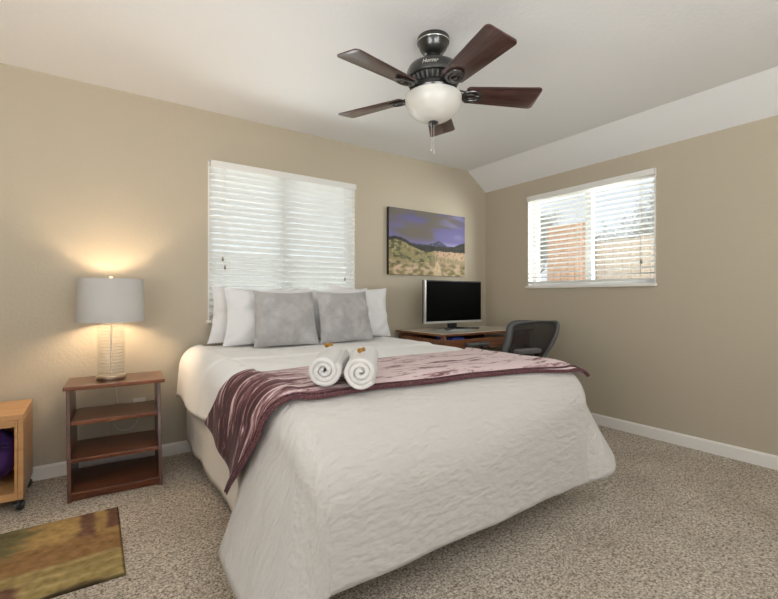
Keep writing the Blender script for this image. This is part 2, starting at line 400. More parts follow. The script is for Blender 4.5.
# ================================================================ bed
X0, X1, Y0, Y1, ZT = -3.062, -1.43, -2.09, -.06, .735      # outer edges of the made bed
RC = .115                                                  # soft edge radius
WF = X1-X0-2*RC
bed = thing('bed', 'low queen bed under the window made up in white with a plum throw', 'bed', (X0+.02, Y0+.02, 0))
def bb(x0, x1, y0, y1, z0, z1): return (x0-X0-.02, x1-X0-.02, y0-Y0-.02, y1-Y0-.02, z0, z1)
b = BM(); box(b, *bb(X0+.05, X1-.05, Y0+.19, Y1, .40, .701), .09, 5); link('mattress', b, M['mattress'], bed)
b = BM(); box(b, *bb(X0+.04, X1-.04, Y0+.20, Y1, .13, .412), .04, 3); link('box_spring', b, M['mattress'], bed)
b = BM()
for x in (X0+.06, X1-.1): box(b, *bb(x, x+.04, Y0+.25, Y1-.05, .09, .13))
for y in (Y0+.28, -1.1, Y1-.1): box(b, *bb(X0+.06, X1-.06, y, y+.04, .085, .127))
link('bed_frame', b, M['blackm'], bed, False)
for side, xs in ((-1, X0+.034), (1, X1-.034)):
    b = BM()
    def skirt(i, j):
        y = lerp(Y1, Y0+.24, i); z = lerp(.43, .105, j)
        x = xs+side*(.006+.010*j+j*(.008*sin(y*13+nz(y*2, 1)*3)+.008*nz(y*5, z*2, 3)))
        return V((x-X0-.02, y-Y0-.02, z+.006*nz(y*4, j)))
    grid(b, 90, 10, skirt); sk = link('bed_skirt', b, M['mattress'], bed); sk.modifiers.new('thickness', 'SOLIDIFY').thickness = .003
for x in (X0+.16, X1-.2):
    for y in (Y0+.42, Y1-.14):
        b = BM(); box(b, *bb(x, x+.045, y, y+.045, 0, .095), .004); link('leg', b, M['blackm'], bed, False)

def rf(px): return lerp(.35, .19, sst(.45, 1.0, (px-X0)/(X1-X0)))   # the foot edge rolls off softly, more so on the left
def hang(px, py, nx, ny, s, off, flare):
    """point a cloth reaches s metres beyond the flat of the bed at edge point (px,py), outward direction n"""
    RF = rf(px); k = ny*ny; rv = lerp(RC, RF, k); q = rv*pi/2
    if s < q: a = s/rv; o_ = sin(a); z = ZT-rv+(rv+off)*cos(a); e = 0
    else: e = s-q; o_ = 1; z = ZT-rv-e
    return V((px+nx*(o_*(RC+off)+flare*e**1.15), py+ny*(o_*(RF+off)+flare*e**1.15), z))
def top_z(x, y, off): return ZT+off+.003*nz(x*3, y*3, 1)-.002-.010*sst(-1.46, -1.34, y)
FLL = [(-1.78, .47), (-1.72, .43), (-1.64, .24), (-1.54, .10), (-1.4, .07), (-1.1, .05), (-.5, .0)]
def cloth(U, v, off, sL=None):
    """U: metres across from the left edge of the flat (negative hangs left); v: world y"""
    if U < 0:
        return hang(X0+RC, v, -1, 0, -U, off, pw(v, FLL))
    if U > WF:
        return hang(X1-RC, v, 1, 0, U-WF, off, .20)
    return V((X0+RC+U, v, top_z(X0+RC+U, v, off)))
# --- coverlet with rounded draped foot corners
def coverlet_mesh():
    b = BM(); nu, nv = 130, 140; VH = -1.15
    
    HL = [(-2.0, .64), (-1.78, .62), (-1.64, .56), (-1.52, .47), (-1.3, .44), (-.9, .38)]
    def f(i, j):
        # i in [0,1]: .2 left hang, .6 flat, .2 right hang ; j: .75 flat, .25 foot hang
        a = max(0, (.22-i)/.22); c = max(0, (i-.78)/.22); d = max(0, (j-.66)/.34)
        U = max(0, min(1, (i-.22)/.56))*WF; yF = Y0+rf(X0+RC+U); v = lerp(VH, yF, min(1, j/.66))
        side = max(a, c)
        if d == 0 and side == 0:
            p = V((X0+RC+U, v, top_z(X0+RC+U, v, .0))); nrm = V((0, 0, 1))
        else:
            left = a > 0 or (c == 0 and U < WF/2)
            if d == 0: th = 0; t = side
            elif side == 0: th = pi/2; t = d
            else: th = atan2(d, side); t = max(d, side)
            px = X0+RC+U; py = v
            sF = ZT-.15-.015*U/WF+.571*rf(X0+RC+U)
            sS = pw(v, HL) if left else .43
            k = sin(th)**2
            L = lerp(sS, sF, k)
            if left: L += .13*sin(2*th)**2; fl = lerp(lerp(pw(v, FLL), .37, sst(0, .4, th)), .05, sst(.4, pi/2, th))
            else: L = lerp(sS, sF, sin(th)**3); fl = lerp(.20, .05, k)+.62*sin(2*th)**2+.14*sin(2*th)**2*cos(5*th-.9)
            n = V((-cos(th) if left else cos(th), -sin(th), 0))
            p = hang(px, py, n.x, n.y, t*L, -.010*sst(-1.46, -1.34, v), fl)
            # soft ripples that grow towards the hem
            g = t*t
            wv = .012*nz(px*2.3+th*2, py*2.3, 5)+.008*nz(px*6+th*3, py*6, 8)
            g *= sst(-1.2, -1.45, v); p += n*(wv*g)
            p.z += .012*g*nz(px*4, py*4+th*2, 3)
        return p
    def uv(i, j):
        a = (i-.5)*1.0; return ((X1-X0)*(i-.22)/.56 if True else 0, (VH-Y0)*j/.66)
    grid(b, nu, nv, f, uv); return b
o = face_up(link('coverlet', coverlet_mesh(), M['coverlet']))
sm = o.modifiers.new('thickness', 'SOLIDIFY'); sm.thickness = .012; sm.offset = -1
tag(o, 'white quilted coverlet draped over the foot of the bed', 'bedspread')
# --- smooth white sheet turned over the upper half
def sheet_mesh():
    b = BM(); nu, nv = 120, 90
    def f(i, j):
        v = lerp(-.075, -1.34, j); fr = sst(-1.08, -1.26, v)
        ln = lerp(.375+.012*sin(v*7+1)+.012*nz(v*6, 2)-.03*sst(-.55, -.9, v), .10, fr)
        U = lerp(-ln, WF+.30, i)
        off = .016-.0085*sst(-1.13, -1.26, v)+.009*sst(-.86, -.83, v+.02*nz(U*2, 1)-.35*max(0, -U-.05))
        p = cloth(U, v, off)
        if U < -.15: k = (-U-.15)/.2; p.x -= k*(.010+.016*(1+sin(v*11+.6))*.5)*(1-sst(-.85, -1.0, v))
        p.z += (.004*nz(U*3, v*5, 7)*(1 if 0 < U < WF else .4)+.003*nz(U*7, v*9, 2))*(1-sst(-1.0, -1.2, v))
        return p
    grid(b, nu, nv, f, lambda i, j: (i*2, j)); return b
o = face_up(link('top_sheet', sheet_mesh(), M['sheet']))
sm = o.modifiers.new('thickness', 'SOLIDIFY'); sm.thickness = .003; sm.offset = -1
tag(o, 'smooth white sheet turned down between the pillows and the plum throw', 'sheet')
# --- throw
FR = [(-.445, -1.62), (-.38, -1.71), (-.28, -1.785), (-.15, -1.84), (0, -1.875), (.3, -1.87), (.8, -1.89), (1.1, -1.94), (1.3, -2.0), (1.5, -2.04)]
BK = [(-.36, -.95), (-.24, -1.12), (-.12, -1.25), (.02, -1.30), (.2, -1.28), (.4, -1.25), (1.0, -1.22), (1.5, -1.25)]
THO = .018
def throw_uv(i, j):
    U = lerp(lerp(-.345, -.445, j), WF+lerp(.28, .11, j), i)
    return U, lerp(pw(U, BK), pw(U, FR), j)
def throw_pt(i, j, off=THO):
    U, v = throw_uv(i, j)
    p = cloth(U, v, off+.010*sst(.06, -.10, U)+.010*sst(WF-.08, WF+.08, U))
    p.z += .0022*nz(U*2.2, v*8, 4)*(1 if U > 0 else .2)+.0012*sin(v*26+U*3)*(1 if U > 0 else .3)
    RF = rf(X0+RC+U)
    if v < Y0+RF: q = min(1, (Y0+RF-v)/RF); p.z -= RF*(1-sqrt(1-q*q))*(1 if 0 < U < WF else max(.2, 1-abs(U-(WF if U > 0 else 0))/.2))
    p.x += .016*sst(.08, .25, U-WF)-.009*sst(.1, .3, -U)
    if U < -.2: p.x -= .008*sin(v*19+1)*(-U-.2)/.28
    return p
b = BM(); grid(b, 130, 60, throw_pt, lambda i, j: throw_uv(i, j))
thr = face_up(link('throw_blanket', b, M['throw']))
sm = thr.modifiers.new("thickness", "SOLIDIFY"); sm.thickness = .006; sm.offset = -1
tag(thr, 'plum and lilac streaked velvet throw laid across the white bed', 'blanket')
b = BM(); tube(b, [throw_pt(.012+k/81, 1.0, THO+.004)+V((0, -.004, 0)) for k in range(81)], .0095, 10, False, .8); link('hem', b, M['hem'], thr)
b = BM(); tube(b, [throw_pt(k/80, .968, THO+.003) for k in range(81)], .0065, 8, False, .7); link('hem', b, M['hem'], thr)

# --- pillows
def pillow_mesh(w_, h_, t_, seed, pinch=.07, n=34, wr=.015):
    b = BM()
    def pt(i, j, sgn):
        a, c = i*2-1, j*2-1
        x = w_/2*a*(1-pinch*.6*(1-c*c)*abs(a))*(1-.035*c); z = h_/2*c*(1-pinch*(1-a*a)*(c if c > 0 else .12*abs(c)))
        th = max(0, (1-abs(a)**2.6)*(1-abs(c)**2.6))**.62
        y = sgn*t_/2*th
        y += wr*th**.4*(nz(x*7+seed, z*7, seed)+.6*nz(x*15, z*15+seed, 2)+.45*sin(9*a*c+seed+6*nz(x*5, z*5, seed)))*min(1, th*3)
        edge = min(1-abs(a), 1-abs(c))
        y += sgn*.006*max(0, 1-edge*6)*sin((x+z)*70+seed)*(edge > .01)
        return V((x, y, z+h_/2))
    A = grid(b, n, n, lambda i, j: pt(i, j, -1)); B = grid(b, n, n, lambda i, j: pt(i, j, 1))
    bmesh.ops.remove_doubles(b, verts=b.verts[:], dist=.0004); return b
def put_pillow(name, label, cat, mat, w_, h_, t_, seed, loc, lean, rz=0, roll=0, group=None, **k):
    o = link(name, pillow_mesh(w_, h_, t_, seed, **k), M[mat])
    o.location = loc; o.rotation_euler = (R(-lean), R(roll), R(rz)); return tag(o, label, cat, group)
zP = ZT+.026
WP, GC = 'white bed pillows', 'grey velvet cushions'
put_pillow('pillow', 'white pillow at the far left of the bed head, tucked behind another', 'pillow', 'pillow', .66, .42, .11, 1, (-2.575, -.118, zP), 4, 0, 1.0, WP, pinch=.15)
put_pillow('pillow', 'front white pillow on the left, half hidden by a grey cushion', 'pillow', 'pillow', .66, .41, .13, 2, (-2.51, -.285, zP), 9, -1.5, -.5, WP, pinch=.15)
put_pillow('pillow', 'white pillow almost hidden behind the right grey cushion', 'pillow', 'pillow', .64, .41, .11, 3, (-1.89, -.12, zP), 4, 0, -1, WP, pinch=.15)
put_pillow('pillow', 'white pillow at the right edge of the bed beside the desk', 'pillow', 'pillow', .60, .42, .13, 5, (-1.765, -.28, zP+.014), 9, 3, 3, WP, pinch=.15)
put_pillow('cushion', 'square grey velvet cushion on the left, nearer the lamp', 'cushion', 'cushion', .445, .385, .14, 7, (-2.465, -.475, zP), 14, -2, .5, GC, wr=.022, pinch=.08)
put_pillow('cushion', 'square grey velvet cushion on the right, nearer the desk', 'cushion', 'cushion', .45, .385, .14, 9, (-1.985, -.465, zP), 13, 2, -1, GC, wr=.022, pinch=.08)

# --- rolled towels and the sweets on them
def towel_mesh(R0, length, turns, seed):
    b = BM(); n = 120; th = .0215; prof = []
    for k in range(n+1):
        t = k/n; a = t*turns*2*pi+seed
        r = lerp(.003, R0-th/2, t**.82)*(1+.06*nz(cos(a)*1.3+seed, sin(a)*1.3, t*3))
        prof.append((r*cos(a)*1.03, r*sin(a)))
    nor = []
    for k in range(n+1):
        p0 = prof[max(0, k-1)]; p1 = prof[min(n, k+1)]; dx, dy = p1[0]-p0[0], p1[1]-p0[1]; l = sqrt(dx*dx+dy*dy); nor.append((-dy/l, dx/l))
    ends = [(0, .25), (.0015, .62), (.006, .9), (.014, 1), (.04, 1), (length*.5, 1), (length-.04, 1), (length-.014, 1), (length-.006, .9), (length-.0015, .62), (length, .25)]
    rows = []
    for y, s in ends:
        row = []
        for side in (1, -1):
            row.append([b.verts.new((prof[k][0]+side*nor[k][0]*th/2*s*.93, y+.004*nz(k*.07, seed)*(1 if y < .05 else -1), prof[k][1]+side*nor[k][1]*th/2*s*.93)) for k in range(n+1)])
        rows.append(row)
    def q(a, b_, c, d): b.faces.new((a, b_, c, d))
    for r0, r1 in zip(rows, rows[1:]):
        for sd in (0, 1):
            for k in range(n): q(r0[sd][k], r0[sd][k+1], r1[sd][k+1], r1[sd][k])
        for k in (0, n): q(r0[0][k], r0[1][k], r1[1][k], r1[0][k])
    for row in (rows[0], rows[-1]):
        for k in range(n): q(row[0][k], row[0][k+1], row[1][k+1], row[1][k])
    return b
TW = []
for (x, y), sd, lab in (((-2.858, -1.838), 2.2, 'left rolled white towel lying on the plum throw'), ((-2.745, -1.92), .9, 'right rolled white towel lying on the plum throw')):
    r0 = .067 if sd > 2 else .068
    o = link('rolled_towel', towel_mesh(r0, .28, 2.75, sd), M['towel']); o.location = (x, y, ZT+THO+r0-(.008 if sd > 2 else .014)); o.rotation_euler = (R(3.2 if sd > 2 else 4.5), 0, R(-36))
    tag(o, lab, 'towel', 'rolled towels on the bed'); TW.append(o)
for o, fr, lab in ((TW[0], .13, 'gold wrapped sweet on top of the left rolled towel'), (TW[1], .05, 'gold wrapped sweet on top of the right rolled towel')):
    d = V((sin(R(36)), cos(R(36)), 0)); p = V(o.location)+d*fr+V((0, 0, .0695+.07*fr))
    c = thing('wrapped_sweet', lab, 'sweet', p, R(40), 'sweets on the towels')
    b = BM(); lathe(b, [(0, -.013), (.006, -.012), (.0075, 0), (.006, .012), (0, .013)], 14, (0, 0, 0), Matrix.Translation((0, 0, .007)) @ Matrix.Rotation(R(90), 4, 'Y')); link('sweet', b, M['gold'], c)
    for s in (-1, 1):
        b = BM(); lathe(b, [(.0015, .011), (.004, .016), (.009, .024), (.0085, .0245), (.003, .016), (.001, .011)], 12, (0, 0, 0), Matrix.Translation((0, 0, .007)) @ Matrix.Rotation(R(90*s), 4, 'Y')); link('wrapper_twist', b, M['gold'], c)

# ================================================================ nightstand, lamp, outlet
NX, NY = -3.455, -.22
ns = thing('nightstand', 'small open cherry-wood nightstand with three shelves under the table lamp', 'nightstand', (NX, NY, 0), R(-3))
b = BM(); box(b, -.245, .25, -.175, .16, .578, .6, .004); link('tabletop', b, M['cherry'], ns, False)
for s in (-1, 1):
    b = BM(); x = .222 if s > 0 else -.206
    prism(b, [(-.155, .578), (.14, .578), (.16, 0), (-.272, 0)], -.0095, .0095, 'yz', .002, Matrix.Translation((x, 0, 0)) @ Matrix.Rotation(R(-.4 if s > 0 else -1.7), 4, 'Y'))
    link('side_panel', b, M['cherryz'], ns, False)
for z, yf in ((.40, -.19), (.205, -.225), (.035, -.26)):
    b = BM(); box(b, -.207, .213, yf, .145, z-.011, z+.011, .003)
    if z < .1: box(b, -.203, .213, yf+.004, yf+.02, 0.004, z-.011)
    link('shelf', b, M['cherry'], ns, False)
LX, LY, LZ = -3.482, -.225, .601
lp = thing('table_lamp', 'table lamp with ribbed glass column and white drum shade on the nightstand', 'lamp', (LX, LY, LZ))
b = BM(); lathe(b, [(0, 0), (.075, 0), (.077, .003), (.077, .021), (.074, .024), (0, .024)], 48); link('base', b, M['nickel'], lp)
prof = []
for k in range(121):
    z = .024+k/120*.325; prof.append((.071+.0032*sin(k/120*2*pi*17), z))
prof = [(.0, .0245)]+prof+[(.05, .352), (.02, .354), (0, .354)]
b = BM(); lathe(b, prof, 48); link('glass_column', b, M['lampglass'], lp)
b = BM(); lathe(b, [(0, .028), (.004, .028), (.004, .345), (0, .345)], 10); link('rod', b, M['nickel'], lp)
b = BM(); lathe(b, [(0, .3535), (.066, .3535), (.066, .3565), (0, .3565)], 40); link('bulb_light_shield', b, M['nickel'], lp)  # disc added to keep the bulb's light off the rod and column
b = BM(); lathe(b, [(0, .354), (.022, .354), (.022, .362), (.014, .366), (.014, .42), (.018, .425), (0, .427)], 20); link('socket', b, M['nickel'], lp)
b = BM(); lathe(b, [(0, .427), (.012, .43), (.028, .465), (.03, .485), (.02, .508), (0, .514)], 20); link('bulb', b, M['bulb'], lp)
b = BM()
for s in (-1, 1): tube(b, [(s*.012, 0, .385), (s*.05, 0, .42), (s*.058, 0, .49), (s*.04, 0, .57), (0, 0, .594)], .002, 6)
link('harp', b, M['nickel'], lp)
b = BM(); lathe(b, [(.177, .345), (.165, .6), (.163, .6), (.175, .345), (.177, .345)], 64)
sh = link('lamp_shade', b, M['shade'], lp)
b = BM()
for k in range(3):
    a = k*2*pi/3+.3; tube(b, [(0, 0, .594), (.164*cos(a), .164*sin(a), .594)], .0018, 6)
link('shade_spider', b, M['nickel'], lp)
b = BM(); lathe(b, [(0, .59), (.006, .592), (.006, .602), (.012, .61), (.012, .618), (.006, .624), (0, .625)], 16); link('finial', b, M['nickel'], lp)
pl = [(0, .07, .006), (0.02, .14, .006), (.02, .178, .003), (.03, .188, -.05), (.035, .196, -.14), (.05, .20, -.23), (.06, .203, -.27), (.02, .2, -.30), (.04, .2, -.36), (.10, .2, -.375), (.15, .2, -.33), (.165, .205, -.275), (.164, .212, -.255)]
def spline(pts, k=6):
    out = []
    P = [V(p) for p in pts]; P = [P[0]]+P+[P[-1]]
    for i in range(1, len(P)-2):
        for s in range(k):
            t = s/k; a, b, c, d = P[i-1:i+3]
            out.append(.5*((2*b)+(c-a)*t+(2*a-5*b+4*c-d)*t*t+(3*b-a-3*c+d)*t**3))
    out.append(P[-2]); return out
b = BM(); tube(b, spline(pl), .0022, 7); cd = link('power_cord', b, M['cordm'], lp)
b = BM(); box(b, .042, .058, .192, .206, -.262, -.215, .004); link('inline_switch', b, M['plate'], cd)
b = BM(); box(b, .152, .178, .19, .221, -.27, -.245, .003); link('plug', b, M['plate'], cd)
pt = bpy.data.lights.new('lamp_bulb_light', 'POINT'); pt.energy = 17; pt.color = (1, .74, .49); pt.shadow_soft_size = .045
po = bpy.data.objects.new('lamp_bulb_light', pt); COL.objects.link(po); po.parent = lp; po.location = (0, 0, .46)
ol = thing('wall_outlet', 'white wall outlet low on the wall behind the nightstand', 'outlet', (-3.318, 0, .362))
b = BM(); box(b, -.036, .036, -.006, 0, -.058, .058, .002); link('cover_plate', b, M['plate'], ol, False)
for z in (-.02, .02):
    b = BM(); box(b, -.016, .016, -.008, -.006, z-.013, z+.013, .001); link('socket_face', b, M['plate'], ol, False)

# ================================================================ beech cabinet on casters, purple bag, rug
cx1, cy0, cy1 = -3.864, -.45, -.045
cb = thing('rolling_cabinet', 'low beech media cabinet on black casters at the left edge', 'cabinet', (-4.2, -.2475, 0))
def cbx(x0, x1, y0, y1, z0, z1, bev=.003):
    b = BM(); box(b, x0+4.2, x1+4.2, y0+.2475, y1+.2475, z0, z1, bev); return b
link('top', cbx(-4.52, cx1, cy0, cy1, .468, .496), M['beech'], cb, False)
link('bottom', cbx(-4.5, cx1-.022, cy0+.004, cy1, .062, .10), M['beech'], cb, False)
link('side_panel', cbx(cx1-.022, cx1, cy0, cy1, .062, .468), M['beech'], cb, False)
link('side_panel', cbx(-4.52, -4.498, cy0, cy1, .062, .468), M['beech'], cb, False)
link('back_panel', cbx(-4.498, cx1-.022, cy1-.012, cy1, .10, .468, 0), M['beech'], cb, False)
link('face_frame', cbx(cx1-.035, cx1-.0225, cy0-.002, cy0+.02, .1, .468, .001), M['beech'], cb, False)
link('rail', cbx(-4.498, cx1-.035, cy0-.001, cy0+.018, .435, .468, .001), M['beech'], cb, False)
for x in (-4.46, cx1-.03):
    for y in (cy0+.045, cy1-.045):
        b = BM(); X, Y = x+4.2, y+.2475
        lathe(b, [(0, -.011), (.02, -.011), (.025, -.006), (.025, .006), (.02, .011), (0, .011)], 20, (0, 0, 0), Matrix.Translation((X+.014, Y-.012, .025)) @ Matrix.Rotation(R(70), 4, 'Z') @ Matrix.Rotation(R(90), 4, 'X'))
        cst = link('caster', b, M['blackm'], cb)
        b = BM(); lathe(b, [(0, .062), (.011, .062), (.011, .04), (.027, .036), (.029, .026), (.0275, .026), (.024, .034), (0, .036)], 16, (X+.006, Y-.004, 0)); link('caster_fork', b, M['greyp'], cst)
def bag():
    b = BM()
    def f(i, j):
        a = i*2*pi; t = j
        r = .13*(sin(pi*min(1, max(0, t*.93+.035))))**.5
        x = r*1.5*cos(a); y = r*.95*sin(a); z = .02+.32*t
        d = 1+.1*nz(cos(a)*2, sin(a)*2, t*4)
        return V((max(-.19, min(.172, x*d)), max(-.165, min(.17, y*d)), max(.0, z-.02)))
    grid(b, 40, 26, f); bmesh.ops.remove_doubles(b, verts=b.verts[:], dist=.0005); return b
bg_ = link('bag', bag(), M['purple']); bg_.location = (-4.09, -.262, .101); tag(bg_, 'purple cloth bag stuffed inside the open beech cabinet', 'bag')
for k in range(3):
    b = BM(); tube(b, [(.17*cos(a)*(1-.02*k), -.125+.02*abs(cos(a))-.004, .265-.02*k-.035*cos(a)**2) for a in [R(15+150*q/20) for q in range(21)]], .003, 6); link('strap', b, M['dpurple'], bg_)
# rug: woven colours as vertex colours
RW, RH = 1.05, .655
def rug_col(x, y):
    """x: metres left of the right edge, y: metres up from the near edge"""
    n1 = nz(x*5, y*5, 1); n2 = nz(x*26, y*26, 4); n3 = nz(x*9, y*22, 6)
    gold = V((.31, .205, .08)); brown = V((.21, .12, .052)); green = V((.115, .10, .05)); maroon = V((.115, .058, .042)); olive = V((.22, .17, .065)); dark = V((.03, .02, .012))
    c = gold.lerp(brown, sst(-.2, .5, n1+.55*sst(.35, .12, abs(y-.24)*1.6)))
    c = c.lerp(green, sst(.0, .12, min(x-.27-.4*max(0, .55-y), y-.32)+.07*n3+.04*n2))
    for xc, w_, yb in ((.130, .027, .39), (.020, .028, .44)):
        c = c.lerp(maroon, sst(.018, -.010, max(abs(x-xc)-w_, (yb-y)*.7)+.010*n3+.008*n2)*.92)
    if y < .235:
        s = .5+.5*sin((y*1.0+.010*nz(x*4, 1)+.05*x)*95); s = s*s
        c = c.lerp(olive.lerp(V((.30, .235, .11)), s), .85*sst(.235, .2, y))
    c = c.lerp(maroon, sst(.03, -.03, sqrt((x-.52)**2*.9+(y-.07)**2*2.2)-.17+.04*n3))
    c = c.lerp(dark, .8*sst(.03, .006, y+.014*n3)*sst(.0, .1, x+.04*n1))
    return c*1.45*(1+.34*n2+.22*nz(x*60, y*60, 3))
def rug():
    b = BM(); nu, nv = 200, 130; lay = b.verts.layers.float_color.new('Col')
    vs = [[None]*(nv+1) for _ in range(nu+1)]
    for i in range(nu+1):
        for j in range(nv+1):
            x = i/nu*RW; y = j/nv*RH; e = min(x, y, RW-x, RH-y)
            v = b.verts.new((-x, y, .011-.005*max(0, 1-e/.012)+.0012*nz(x*60, y*60))); c = rug_col(x, y)
            if e < .008: c = c*.45
            v[lay] = (max(0, c.x), max(0, c.y), max(0, c.z), 1); vs[i][j] = v
    for i in range(nu):
        for j in range(nv): b.faces.new((vs[i][j], vs[i+1][j], vs[i+1][j+1], vs[i][j+1]))
    ed = [e for e in b.edges if e.is_boundary]; r = bmesh.ops.extrude_edge_only(b, edges=ed)
    for v in [g for g in r['geom'] if isinstance(g, bmesh.types.BMVert)]: v.co.z = 0
    return b
M['rug'] = attr_mat('rug_pile', .95, (300, .8, .006), .1)
o = link('rug', rug(), M['rug']); o.location = (-3.464, -1.335, .0005); tag(o, 'small gold, brown and green patterned rug on the carpet', 'rug')

# ================================================================ picture
PW, PH = .97, .628
def pic_col(u, v):
    n1 = nz(u*3, v*4, 2); n2 = nz(u*14, v*16, 3); n3 = nz(u*34, v*38, 5); n4 = nz(u*5, v*9, 9)
    ridge = .56-.16*sst(.12, .5, u)+.03*nz(u*6, 1)+.012*nz(u*22, 2)
    mt = .49+.075*max(0, 1-abs(u-.63)/.11)+.02*max(0, 1-abs(u-.52)/.05)+.008*nz(u*40, 3)
    rr = .47+.09*sst(.78, 1.0, u)+.012*nz(u*18, 8)
    if v > max(ridge, mt, rr):
        h = (v-.45)/.55
        c = V((.165, .145, .33)).lerp(V((.115, .105, .235)), sst(.3, 1, h))
        cl = sst(-.35, .35, 1.1*n1+.5*n4+.9*(.55-abs(u-.36)*1.5)-.35*(1-sst(.0, .45, h)))
        c = c.lerp(V((.15, .13, .11)), cl*sst(.02, .3, h))
        c = c.lerp(V((.50, .48, .66)), (1-sst(0, .20, h+.09*n1))*sst(.35, .8, u)*.85)
        c = c.lerp(V((.24, .23, .50)), sst(.0, .6, n4+.3*n1)*sst(.55, .85, u)*.55)
        return c*1.0
    if v > max(ridge, rr) : return V((.055, .06, .11)).lerp(V((.20, .2, .28)), sst(-.1, .5, n3)*.4)
    if v > ridge-.045*sst(.58, .4, u)-.005: return V((.03, .028, .02))*(1+.5*n2)
    c = V((.24, .20, .09)).lerp(V((.09, .085, .04)), sst(-.15, .4, n2+.5*n4))
    c = c.lerp(V((.27, .24, .11)), sst(.15, .5, n3+.3*n1))
    if u > .5:
        k = sst(.5, .62, u+.05*n2)*sst(.12, .25, v)
        t = V((.52, .36, .24)).lerp(V((.20, .13, .06)), sst(-.1, .5, n3+.7*abs(nz(u*38, v*6, 7))-.15)); c = c.lerp(t, k*.9)
    g = sst(.24, .10, v+.05*n2)
    c = c.lerp(V((.50, .36, .25)).lerp(V((.20, .17, .06)), sst(-.25, .3, n2)), g*.9)
    tr = sst(.012, -.012, abs(u-.61)-.055*sst(.3, .03, v)+.01*n3)*sst(.3, .27, v)
    c = c.lerp(V((.60, .46, .28)), tr*.8)
    c = c.lerp(V((.16, .18, .08)), sst(.05, 0, abs(v-.28+.1*(u-.5))+.03*n2)*sst(.35, .6, u)*.5)
    return c*1.18*(1+.3*n3)
M['print'] = attr_mat('landscape_print', .55, None, .3); M['wrap'] = plain('canvas_wrap', (.02, .016, .014), .6)
pc = thing('canvas_picture', 'canvas landscape photograph of autumn hills and a purple sky, above the monitor', 'picture', (-1.322, 0, 1.305))
b = BM(); box(b, 0, PW, -.036, -.001, 0, PH, .002); link('canvas_wrap', b, M['wrap'], pc, False)
b = BM(); nu, nv = 190, 124; lay = b.verts.layers.float_color.new('Col'); vs = []
for i in range(nu+1):
    row = []
    for j in range(nv+1):
        v = b.verts.new((.001+(PW-.002)*i/nu, -.0375, .001+(PH-.002)*j/nv)); c = pic_col(i/nu, j/nv); v[lay] = (max(0, c.x), max(0, c.y), max(0, c.z), 1); row.append(v)
    vs.append(row)
for i in range(nu):
    for j in range(nv): b.faces.new((vs[i][j], vs[i+1][j], vs[i+1][j+1], vs[i][j+1]))
link('print', b, M['print'], pc, False)

# ================================================================ desk, monitor, folder
DX0, DX1, DY0, DY1, DZ = -1.235, -.08, -.685, -.02, .79
dk = thing('desk', 'dark reddish wooden writing desk in the corner beside the bed', 'desk', ((DX0+DX1)/2, (DY0+DY1)/2, 0))
ox, oy = (DX0+DX1)/2, (DY0+DY1)/2
def dbx(x0, x1, y0, y1, z0, z1, bev=.003): b = BM(); box(b, x0-ox, x1-ox, y0-oy, y1-oy, z0, z1, bev); return b
link('desktop', dbx(DX0, DX1, DY0, DY1, DZ-.022, DZ-.002, .005), M['desk'], dk, False)
link('desktop_glare', dbx(DX0+.012, DX1-.012, DY0+.012, DY1-.004, DZ-.003, DZ, .001), M['cream'], dk, False)  # pale layer added in place of the glare on the dark desktop
for x in (DX0+.02, DX1-.075):
    for y in (DY0+.02, DY1-.07):
        b = dbx(x, x+.055, y, y+.05, 0, DZ-.05, .004)
        for q in (.012, .028, .044): box(b, x+q-.004-ox, x+q+.004-ox, y-.003-oy, y-oy, .05, DZ-.06, .001)
        link('leg', b, M['desk'], dk, False)
link('side_panel', dbx(DX0+.024, DX0+.042, DY0+.07, DY1-.07, DZ-.17, DZ-.05), M['desk'], dk, False)
link('side_panel', dbx(DX1-.042, DX1-.024, DY0+.07, DY1-.07, DZ-.17, DZ-.05), M['desk'], dk, False)
link('back_panel', dbx(DX0+.075, DX1-.075, DY1-.045, DY1-.03, DZ-.4, DZ-.022), M['desk'], dk, False)
b = BM()
for x in (DX0+.025, DX1-.06):
    for y in (DY0+.025, DY1-.06): box(b, x-ox, x+.035-ox, y-oy, y+.03-oy, DZ-.051, DZ-.021)
box(b, DX0+.04-ox, DX1-.04-ox, DY0+.05-oy, DY1-.05-oy, DZ-.066, DZ-.056)
link('tray', b, M['desk'], dk, False)
dr = link('drawer', dbx(DX0+.077, DX1-.077, DY0+.024, DY0+.044, DZ-.145, DZ-.056), M['desk'], dk, False)
for x in (-.9, -.42):
    b = BM(); lathe(b, [(0, 0), (.006, 0), (.006, .012), (.012, .018), (.011, .026), (0, .028)], 14, (0, 0, 0), Matrix.Translation((x-ox, DY0+.024-oy, DZ-.1)) @ Matrix.Rotation(R(90), 4, 'X')); link('knob', b, M['nickel'], dr)
o = link('folder', (lambda b: box(b, -1.10, -.96, -.65, -.45, DZ-.055, DZ-.040, .002))(BM()), M['blue'], None, False); tag(o, 'blue folder in the slot under the desk top', 'folder')
mo = thing('monitor', 'black flat screen monitor standing on the wooden desk', 'monitor', (-.805, -.35, DZ))
b = BM(); box(b, -.355, .355, -.012, .025, .07, .456, .004); box(b, -.25, .25, .02, .06, .12, .4, .015); link('casing', b, M['blackm'], mo)
b = BM(); box(b, -.338, .346, -.0155, -.011, .088, .446, .001); link('screen', b, M['screen'], mo, False)
b = BM(); box(b, -.356, .356, -.018, .005, .064, .084, .003); box(b, -.357, -.341, -.017, .005, .064, .456, .002); link('silver_bezel', b, M['silver'], mo, False)
b = BM(); box(b, -.05, .05, .005, .035, .012, .14, .008); link('stand_neck', b, M['blackm'], mo)
b = BM(); prism(b, rrect(-.17, .17, -.11, .12, .03), .0, .012, 'xy', .002); link('stand_base', b, M['glassb'], mo)
